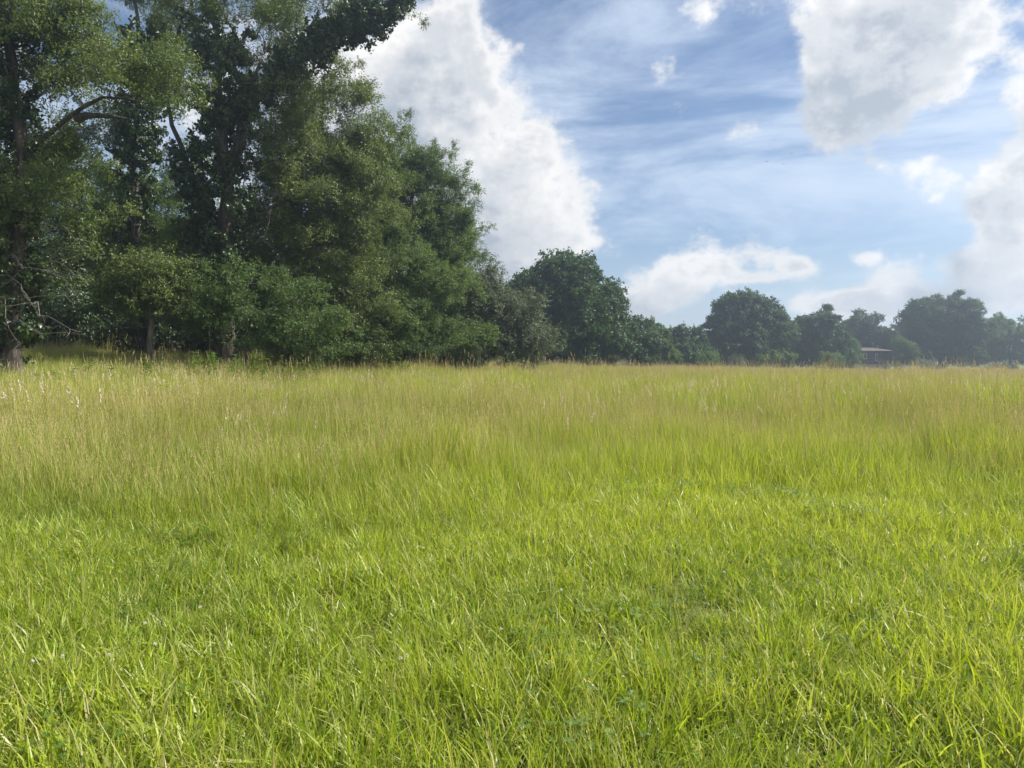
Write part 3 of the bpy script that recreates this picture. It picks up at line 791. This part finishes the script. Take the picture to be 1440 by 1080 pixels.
def house():
    d = 170.0; s = d / FPX
    bx = (1222 - 720) * s; gz = float(H(bx, d))
    root = empty('house', (bx, d, gz)); tag(root, 'brown two storey house with a low hipped roof half hidden by young trees', 'house')
    Z = lambda Y: EYE + (HOR - Y) * s - gz
    X = lambda q: (q - 1222) * s
    brick = plain_mat('brown_brick', (0.095, 0.045, 0.020), (0.15, 0.075, 0.055), 3.0)
    pale = plain_mat('pale_render', (0.38, 0.37, 0.34), (0.50, 0.48, 0.44), 2.0)
    shing = plain_mat('brown_shingle', (0.050, 0.034, 0.031), (0.080, 0.056, 0.050), 5.0)
    white = plain_mat('white_trim', (0.55, 0.54, 0.52), (0.7, 0.69, 0.66), 4.0)
    glass, t, out = new_mat('window_glass'); p = t.new('ShaderNodeBsdfPrincipled')
    p.inputs['Base Color'].default_value = (0.03, 0.04, 0.05, 1); p.inputs['Roughness'].default_value = 0.08; t.l.new(p.outputs[0], out.inputs[0])
    x0, x1 = X(1192), X(1253); dp = 9.0; zt, zb = Z(494), Z(512)
    w = part('wall', [((x0, 0, zb), (x1, dp, zt))], brick, root)
    part('base_wall', [((x0 + 0.15, 0.15, -0.4), (x1 - 0.15, dp - 0.15, zb))], pale, root)
    for k in range(7):
        xx = x0 + (x1 - x0) * k / 6
        part('corner_board', [((xx - 0.05, -0.03, zb), (xx + 0.05, -0.003, zt))], shing, root)
    ov = 0.55; rz = Z(487.5)
    def roof(V, F):
        b = len(V); rx0, rx1 = x0 + dp * 0.38, x1 - dp * 0.38
        V += [(x0 - ov, -ov, zt + 0.12), (x1 + ov, -ov, zt + 0.12), (x1 + ov, dp + ov, zt + 0.12), (x0 - ov, dp + ov, zt + 0.12), (rx0, dp / 2, rz), (rx1, dp / 2, rz)]
        F += [tuple(b + i for i in f) for f in ((0, 1, 5, 4), (1, 2, 5), (2, 3, 4, 5), (3, 0, 4))]
    part('roof', [((x0 - ov, -ov, zt - 0.02), (x1 + ov, dp + ov, zt + 0.118))], shing, root, roof)
    part('vent_pipe', [((X(1216), 2.5, zt + 0.5), (X(1216) + 0.16, 2.66, Z(484)))], shing, root)
    def window(xa, xb, za, zc, y=0.0):
        fw = 0.09
        f = part('window', [((xa - fw, y - 0.06, za - fw), (xa, y + 0.02, zc + fw)), ((xb, y - 0.06, za - fw), (xb + fw, y + 0.02, zc + fw)), ((xa, y - 0.06, zc), (xb, y + 0.02, zc + fw)), ((xa, y - 0.06, za - fw), (xb, y + 0.02, za))], white, root)
        part('pane', [((xa, y - 0.03, za), (xb, y - 0.01, zc))], glass, f)
        part('sill', [((xa - fw - 0.05, y - 0.16, za - fw - 0.06), (xb + fw + 0.05, y - 0.062, za - fw))], white, f)
    window(X(1231.3), X(1233.3), Z(507), Z(498))
    window(X(1214), X(1218), Z(504), Z(498))
    for c in (1216, 1234, 1246): window(X(c - 1.6), X(c + 1.6), Z(519.5), Z(513.5), 0.15)
house()

def brush_pile():
    d = 150.0; b = px(1270, 520, d); b[2] = float(H(b[0], d))
    r = np.random.default_rng(8); V, F = [], []
    for i in range(160):
        c = np.array([r.normal(0, 1.1), r.normal(0, 0.6), 0]); c[2] = max(0.05, r.uniform(0, 1.1) * math.exp(-(c[0] / 1.6) ** 2))
        dv = r.normal(0, 1, 3); dv[2] *= 0.4; dv /= np.linalg.norm(dv); l = r.uniform(0.5, 1.3)
        tube(V, F, wander(np.linspace(c - dv * l / 2, c + dv * l / 2, 4), r, 0.05), np.linspace(0.035, 0.012, 4), 4)
    V = np.array(V); V[:, 2] = np.maximum(V[:, 2], -0.05)
    o = mesh_obj('brush_pile', V, F, plain_mat('dry_brush', (0.17, 0.09, 0.06), (0.30, 0.19, 0.13), 3.0), smooth=True); o.location = b
    tag(o, 'reddish brown pile of dry brush in front of the house', 'brush pile')
brush_pile()

# ------------------------------------------------------------------ grass
def zone(n, y0, y1, seed, margin=1.12, extra=1.2):
    """n points spread evenly over the part of the meadow between two distances that the camera takes in"""
    r = np.random.default_rng(seed)
    k = 0.72 * margin
    y = np.sqrt(r.uniform(y0 ** 2, y1 ** 2, n)) if y0 > 0 else y1 * np.sqrt(r.uniform(0, 1, n))
    x = r.uniform(-1, 1, n) * (y * k + extra)
    return r, x, y


def sow(name, label, n, y0, y1, protos, smin, smax, seed, mask=None, zs=None, tilt=0.12, tintf=None, margin=1.12):
    r, x, y = zone(n, y0, y1, seed, margin)
    nz = vnoise(x, y, 0.55, seed * 0.37); n2 = vnoise(x, y, 0.16, seed * 0.11 + 5)
    keep = np.ones(n, bool)
    if mask is not None: keep = mask(r, x, y, nz, n2)
    x, y, nz, n2 = x[keep], y[keep], nz[keep], n2[keep]; n = len(x)
    z = H(x, y)
    rot = np.stack([r.normal(0, tilt, n), r.normal(0, tilt, n) , r.uniform(0, 6.283, n)], 1)
    s = r.uniform(smin, smax, n) * (1 + 0.42 * nz)
    sc = np.stack([s, s, s * (zs(x, y, nz, n2) if zs else 1)], 1)
    T = np.clip(0.5 + 0.8 * n2 + 0.75 * nz + r.normal(0, 0.18, n), 0, 1) if tintf is None else tintf(r, x, y, nz, n2)
    o = scatter(name, np.stack([x, y, z], 1), rot, sc, r.integers(0, len(protos), n), T, protos)
    tag(o, label, 'grass', kind='stuff')
    return o


def proto_broad(seed):
    r = np.random.default_rng(seed); mb = MB()
    for i in range(9):
        blade(mb, r, (r.normal(0, 0.03), r.normal(0, 0.03), -0.02), r.uniform(0.12, 0.32), r.uniform(0.006, 0.011), abs(r.normal(0.3, 0.25)), r.uniform(0, 6.283), r.uniform(0.2, 1.6), r.uniform(0.6, 1), 5, 0, (0, r.uniform(0, 0.3)))
    return mb.obj('broad_grass_clump', [M['grass'], M['stalk'], M['head']])


def proto_straw(seed):
    r = np.random.default_rng(seed); mb = MB()
    for i in range(8):
        blade(mb, r, (r.normal(0, 0.06), r.normal(0, 0.06), 0.02), r.uniform(0.12, 0.36), r.uniform(0.002, 0.0045), r.uniform(0.5, 1.4), r.uniform(0, 6.283), r.uniform(-0.2, 0.6), r.uniform(0.3, 1), 4, 0, (0.8, 1.0))
    return mb.obj('straw_clump', [M['grass'], M['stalk'], M['head']])


edge = lambda x, y, n2: 7.0 + 1.2 * np.sin(x * 0.45) + 4.0 * n2            # where the short grass gives way to the tall
P_short = [proto_short(200 + k) for k in range(6)]
P_long = [proto_long(220 + k) for k in range(5)]
P_tall = [proto_tall(240 + k, n=7, heads=8, leaves=22, lmax=0.85, w=0.0036, hp=0.32) for k in range(6)]
P_mid = [proto_tall(260 + k, n=3, rad=0.35, w=0.0055, quad=0.012, heads=7, leaves=58, lw=0.009, lmax=0.90) for k in range(5)]
P_far = [proto_patch(280 + k, 1.1, 16, 112, 0.80, 0.010, 0.021, 4) for k in range(4)]
P_vfar = [proto_patch(290 + k, 2.4, 44, 160, 0.78, 0.020, 0.046, 4) for k in range(4)]

sow('short_grass', 'lush short yellow green grass in the foreground', 30000, 1.9, 9.5, P_short, 0.7, 1.4, 1, tilt=0.25, mask=lambda r, x, y, a, b: r.uniform(0, 1, len(x)) < 0.72 + 1.1 * vnoise(x, y, 2.2, 3.3) + 0.5 * a)
sow('short_grass', 'green undergrowth of short grass between the tall stems', 16000, 9.0, 22, P_short, 1.2, 2.2, 2, tilt=0.16)
sow('broad_grass', 'broad bright grass blades scattered through the foreground', 2600, 1.9, 10, [proto_broad(340 + k) for k in range(5)], 0.65, 1.15, 12, tilt=0.2, mask=lambda r, x, y, a, b: r.uniform(0, 1, len(x)) < 0.45 + 1.6 * vnoise(x, y, 0.8, 9.1))
def proto_clover(seed):
    r = np.random.default_rng(seed); mb = MB()
    for i in range(9):
        c = np.array([r.normal(0, 0.06), r.normal(0, 0.06), r.uniform(0.06, 0.15)]); a0 = r.uniform(0, 6.28)
        ribbon(mb, r, [np.array([c[0] * 0.5, c[1] * 0.5, 0.0]), c], 0.002, 0.0015, 0.3, 1)
        for k in range(3):
            a = a0 + k * 2.094; leaf(mb, r, c, np.array([math.cos(a), math.sin(a), r.uniform(0.0, 0.4)]), np.array([0, 0, 1.0]), r.uniform(0.016, 0.024), r.uniform(0.014, 0.02), r.uniform(0, 1))
    return mb.obj('clover_clump', [M['fresh'], M['stalk']])


sow('clover_leaves', 'low patches of clover leaves among the short grass', 1500, 1.9, 8, [proto_clover(360 + k) for k in range(4)], 0.8, 1.5, 15, tilt=0.1, mask=lambda r, x, y, a, b: r.uniform(0, 1, len(x)) < 0.30 + 1.9 * vnoise(x, y, 0.9, 2.7))
sow('dead_straw', 'pale dead straw lying among the green blades', 1300, 1.9, 9, [proto_straw(350 + k) for k in range(4)], 0.6, 1.1, 13, tilt=0.2, mask=lambda r, x, y, a, b: r.uniform(0, 1, len(x)) < 0.4 + 1.4 * vnoise(x, y, 1.1, 6.1))
sow('long_grass', 'arching long grass blades rising from the short grass', 2400, 2.2, 8.5, P_long, 0.40, 0.75, 3, mask=lambda r, x, y, a, b: r.uniform(0, 1, len(x)) < 0.18 + 0.35 * (y < 3.2) + 0.6 * a + 0.3 * (y > 5.5), tilt=0.25)
sow('long_grass', 'dense long grass at the foot of the tall meadow', 9000, 5.8, 16, P_long, 0.75, 1.15, 4, mask=lambda r, x, y, a, b: y > edge(x, y, b) - r.uniform(0, 2.2, len(x)), tilt=0.18, zs=lambda x, y, a, b: np.clip(0.55 + (y - 5.5) / 9, 0.45, 1.0) * (1 + 0.4 * a))
sow('tall_grass', 'tall meadow grass with thin tan seed heads', 8500, 6.2, 16, P_tall, 0.75, 1.08, 5, mask=lambda r, x, y, a, b: (y > edge(x, y, b) + r.uniform(-0.8, 2.2, len(x))), tilt=0.10, zs=lambda x, y, a, b: np.clip(0.62 + (y - 6.5) / 11, 0.55, 1.0) * (1 + 0.35 * a))
zv = lambda x, y, a, b: 1 + 0.38 * vnoise(x, y, 0.9, 7.7) + 0.22 * vnoise(x, y, 0.3, 2.1)
clump = lambda r, x, y, a, b: r.uniform(0, 1, len(x)) < 0.42 + 1.3 * vnoise(x, y, 0.45, 8.8) + 0.9 * vnoise(x, y, 1.4, 1.9)
P_stem = [proto_tall(320 + k, n=11, rad=0.30, w=0.0055, quad=0.013, heads=9, leaves=4, lw=0.009, hmin=0.6, hmax=1.08, hp=0.6) for k in range(5)]
sow('seed_stalks', 'clumps of thin tan seed stalks in the middle distance', 7500, 10, 48, P_stem, 0.85, 1.15, 14, tilt=0.09, zs=zv, mask=clump)
P_rim = [proto_tall(300 + k, n=6, rad=0.6, hmin=0.9, hmax=1.35, w=0.010, quad=0.026, heads=11, leaves=0) for k in range(4)]
P_plume = [proto_tall(310 + k, n=3, rad=0.25, hmin=0.8, hmax=1.1, w=0.004, quad=0.021, heads=16, head_mi=3, leaves=0) for k in range(4)]
sow('tall_grass', 'tall seeding meadow grass in the middle distance', 16000, 14.5, 42, P_mid, 0.85, 1.12, 6, tilt=0.07, zs=zv)
sow('tall_grass', 'tall seeding meadow grass farther off', 9000, 38, 82, P_far, 0.85, 1.15, 7, tilt=0.05, zs=zv)
sow('tall_grass', 'distant meadow grass running to the far trees', 5000, 78, 112, P_vfar, 0.85, 1.15, 8, tilt=0.04, zs=zv)
sow('seed_stalks', 'brownish seed stalks standing above the rest of the meadow', 5200, 16, 95, P_rim, 0.8, 1.15, 9, tilt=0.12, zs=lambda x, y, a, b: (1 + 0.5 * vnoise(x, y, 0.6, 3.9)) * (0.92 + 0.25 * (y > 40)), mask=lambda r, x, y, a, b: r.uniform(0, 1, len(x)) < 0.55 + 1.2 * vnoise(x, y, 0.22, 4.4) + 0.4 * a)
sow('pale_seed_heads', 'pale pinkish seed heads dotted through the tall grass', 1200, 8, 32, P_plume, 0.85, 1.1, 10, tilt=0.25, mask=lambda r, x, y, a, b: r.uniform(0, 1, len(x)) < 0.45 + 1.3 * b)


# ------------------------------------------------------------------ single plants and birds
def ground_at(X, Y):
    """where the ray through a photo pixel meets the ground"""
    lo = 1.5
    for d in np.arange(1.5, 140, 0.05):
        if EYE + (HOR - Y) / FPX * d < float(H((X - 720) / FPX * d, d)): return d
    return 100.0


def weed(label, X, d, h, seed):
    r = np.random.default_rng(seed); x = (X - 720) / FPX * d
    b = np.array([x, d, float(H(x, d))]); root = empty('leafy_weed', b); tag(root, label, 'weed', 'leafy weeds at the foot of the left wood')
    V, F = [], []; mb = MB()
    for k in range(r.integers(8, 12)):
        pts = stem_pts(r, (r.normal(0, 0.34), r.normal(0, 0.3), -0.03), h * r.uniform(0.7, 1.1), abs(r.normal(0.12, 0.12)), r.uniform(0, 6.28), r.uniform(0, 0.4), 5)
        V, F = [], []; tube(V, F, pts, np.linspace(0.010, 0.004, 6), 4); mesh_obj('stem', V, F, M['stalk'], root)
        for j in range(26):
            u = r.uniform(0.25, 1.0) * 4.99; i = int(u); p = pts[i] + (pts[i + 1] - pts[i]) * (u - i)
            a = r.uniform(0, 6.28); leaf(mb, r, p, np.array([math.cos(a), math.sin(a), r.uniform(-0.2, 0.8)]), np.array([0, 0, 1.0]), r.uniform(0.12, 0.24), r.uniform(0.06, 0.11), r.uniform(0.3, 1))
    mesh_obj('leaves', mb.v, mb.f, M['fresh'], root, attrs={'vary': mb.vary})


wl = ['bright leafy weed below the small slender tree', 'bright leafy weed left of the twin trunks', 'tallest bright weed in front of the twin trunks', 'bright weed at the right foot of the twin trunks', 'leafy weed in front of the sapling thicket',
      'leafy weed at the right end of the sapling thicket', 'leafy weed under the broad olive green tree', 'leafy weed between the gnarled trunk and the slender tree', 'leafy weed right beside the gnarled trunk', 'leafy weed below the feathery green tree']
for i, (X, d, h) in enumerate([(225, 28, 1.3), (282, 28, 1.6), (292, 27.5, 1.65), (325, 28, 1.6), (362, 29, 1.6), (415, 30, 1.5), (455, 33, 1.4), (120, 25, 1.25), (60, 23, 1.1), (560, 39, 1.4)]): weed(wl[i], X, d, h, 500 + i)


def clover(X, Y, seed, lb):
    d = ground_at(X, Y) ; x = (X - 720) / FPX * d; r = np.random.default_rng(seed)
    b = np.array([x, d, float(H(x, d))]); root = empty('clover_flower', b)
    tag(root, lb, 'flower', 'white clover flowers in the short grass')
    h = r.uniform(0.20, 0.27); V, F = [], []
    pts = stem_pts(r, (0, 0, -0.01), h, r.uniform(0, 0.2), r.uniform(0, 6.28), 0.2, 4); tube(V, F, pts, [0.0015] * 5, 4)
    mesh_obj('stem', V, F, M['stalk'], root)
    mb = MB(); c = pts[-1]
    for k in range(60):
        v = r.normal(0, 1, 3); v[2] = abs(v[2]) * 0.9 - 0.25; v /= np.linalg.norm(v)
        leaf(mb, r, c + v * 0.002, v, np.array([0.1, 0.2, 1.0]), 0.0085, 0.003, r.uniform(0, 1))
    mesh_obj('flower_head', mb.v, mb.f, M['clover'], root, attrs={'vary': mb.vary})


for i, (X, Y, lb) in enumerate([
        (198, 878, 'white clover flower farthest from the camera in the left group'), (279, 866, 'lone white clover flower right of the left group'), (147, 928, 'white clover flower in the middle of the left group'),
        (205, 920, 'rightmost white clover flower of the left group'), (34, 944, 'white clover flower nearest the left edge of the photo'), (95, 930, 'second white clover flower from the left edge'), (420, 905, 'single white clover flower left of the middle pair'),
        (548, 950, 'left one of the close pair of white clover flowers'), (567, 950, 'right one of the close pair of white clover flowers'), (640, 812, 'far white clover flower straight beyond the close pair'),
        (696, 892, 'white clover flower standing alone near the middle'), (746, 825, 'white clover flower under the middle of the tall grass'), (793, 826, 'white clover flower just right of the middle under the tall grass'),
        (878, 792, 'most distant white clover flower at the foot of the tall grass'), (877, 856, 'white clover flower right of the middle, nearer than the most distant one'), (1028, 815, 'white clover flower in the right half close to the tall grass'),
        (1190, 862, 'nearest white clover flower in the right half'), (1220, 838, 'rightmost white clover flower in the meadow')]): clover(X, Y + 60, 600 + i, lb)


def bird(X, Y, d, a, label):
    b = px(X, Y, d); root = empty('bird', b); root.rotation_euler = (0, 0.2, a); root.scale = (0.6, 0.6, 0.6); tag(root, label, 'bird', 'three small birds flying over the field')
    blk = BIRD
    V, F = [], []
    tube(V, F, [(0, 0.16, 0), (0, 0.11, 0.01), (0, 0.03, 0.0), (0, -0.08, 0), (0, -0.15, 0.005)], [0.008, 0.03, 0.042, 0.028, 0.008], 8)
    mesh_obj('body', V, F, blk, root, smooth=True)
    for sgn in (1, -1):
        W = [(0.03 * sgn, 0.08, 0.02), (0.03 * sgn, -0.04, 0.02), (0.20 * sgn, 0.10, 0.08), (0.20 * sgn, -0.03, 0.08), (0.42 * sgn, 0.0, 0.05), (0.40 * sgn, -0.05, 0.05)]
        W2 = [(p[0], p[1], p[2] - 0.008) for p in W]
        mesh_obj('wing', W + W2, [(0, 1, 3, 2), (2, 3, 5, 4), (7, 6, 8, 9), (9, 8, 10, 11), (0, 2, 8, 6), (2, 4, 10, 8), (1, 7, 9, 3), (3, 9, 11, 5), (4, 5, 11, 10), (0, 6, 7, 1)], blk, root)
    mesh_obj('tail', [(-0.015, -0.13, 0), (0.015, -0.13, 0), (0.05, -0.24, 0.01), (-0.05, -0.24, 0.01), (-0.015, -0.13, -0.008), (0.015, -0.13, -0.008), (0.05, -0.24, 0.002), (-0.05, -0.24, 0.002)],
             [(0, 3, 2, 1), (4, 5, 6, 7), (0, 1, 5, 4), (1, 2, 6, 5), (2, 3, 7, 6), (3, 0, 4, 7)], blk, root)


BIRD = plain_mat('dark_feathers', (0.02, 0.02, 0.022), (0.05, 0.048, 0.045), 20)
bird(1075, 230, 110, 0.7, 'leftmost of the three tiny dark birds high over the field')
bird(1098, 233, 115, 1.1, 'lowest of the three tiny dark birds high over the field')
bird(1109, 219, 112, 0.4, 'topmost of the three tiny dark birds high over the field')

# ------------------------------------------------------------------ air
def haze():
    V, F = [], []
    box(V, F, (-530, -130, -3.0), (530, 630, 38.0))
    m, t, out = new_mat('haze')
    v = t.new('ShaderNodeVolumePrincipled')
    v.inputs['Color'].default_value = (0.72, 0.84, 1.0, 1); v.inputs['Density'].default_value = 0.00125; v.inputs['Anisotropy'].default_value = 0.7
    t.l.new(v.outputs[0], out.inputs['Volume'])
    o = mesh_obj('haze', V, F, m); tag(o, 'thin summer haze over the meadow', kind='stuff')
haze()
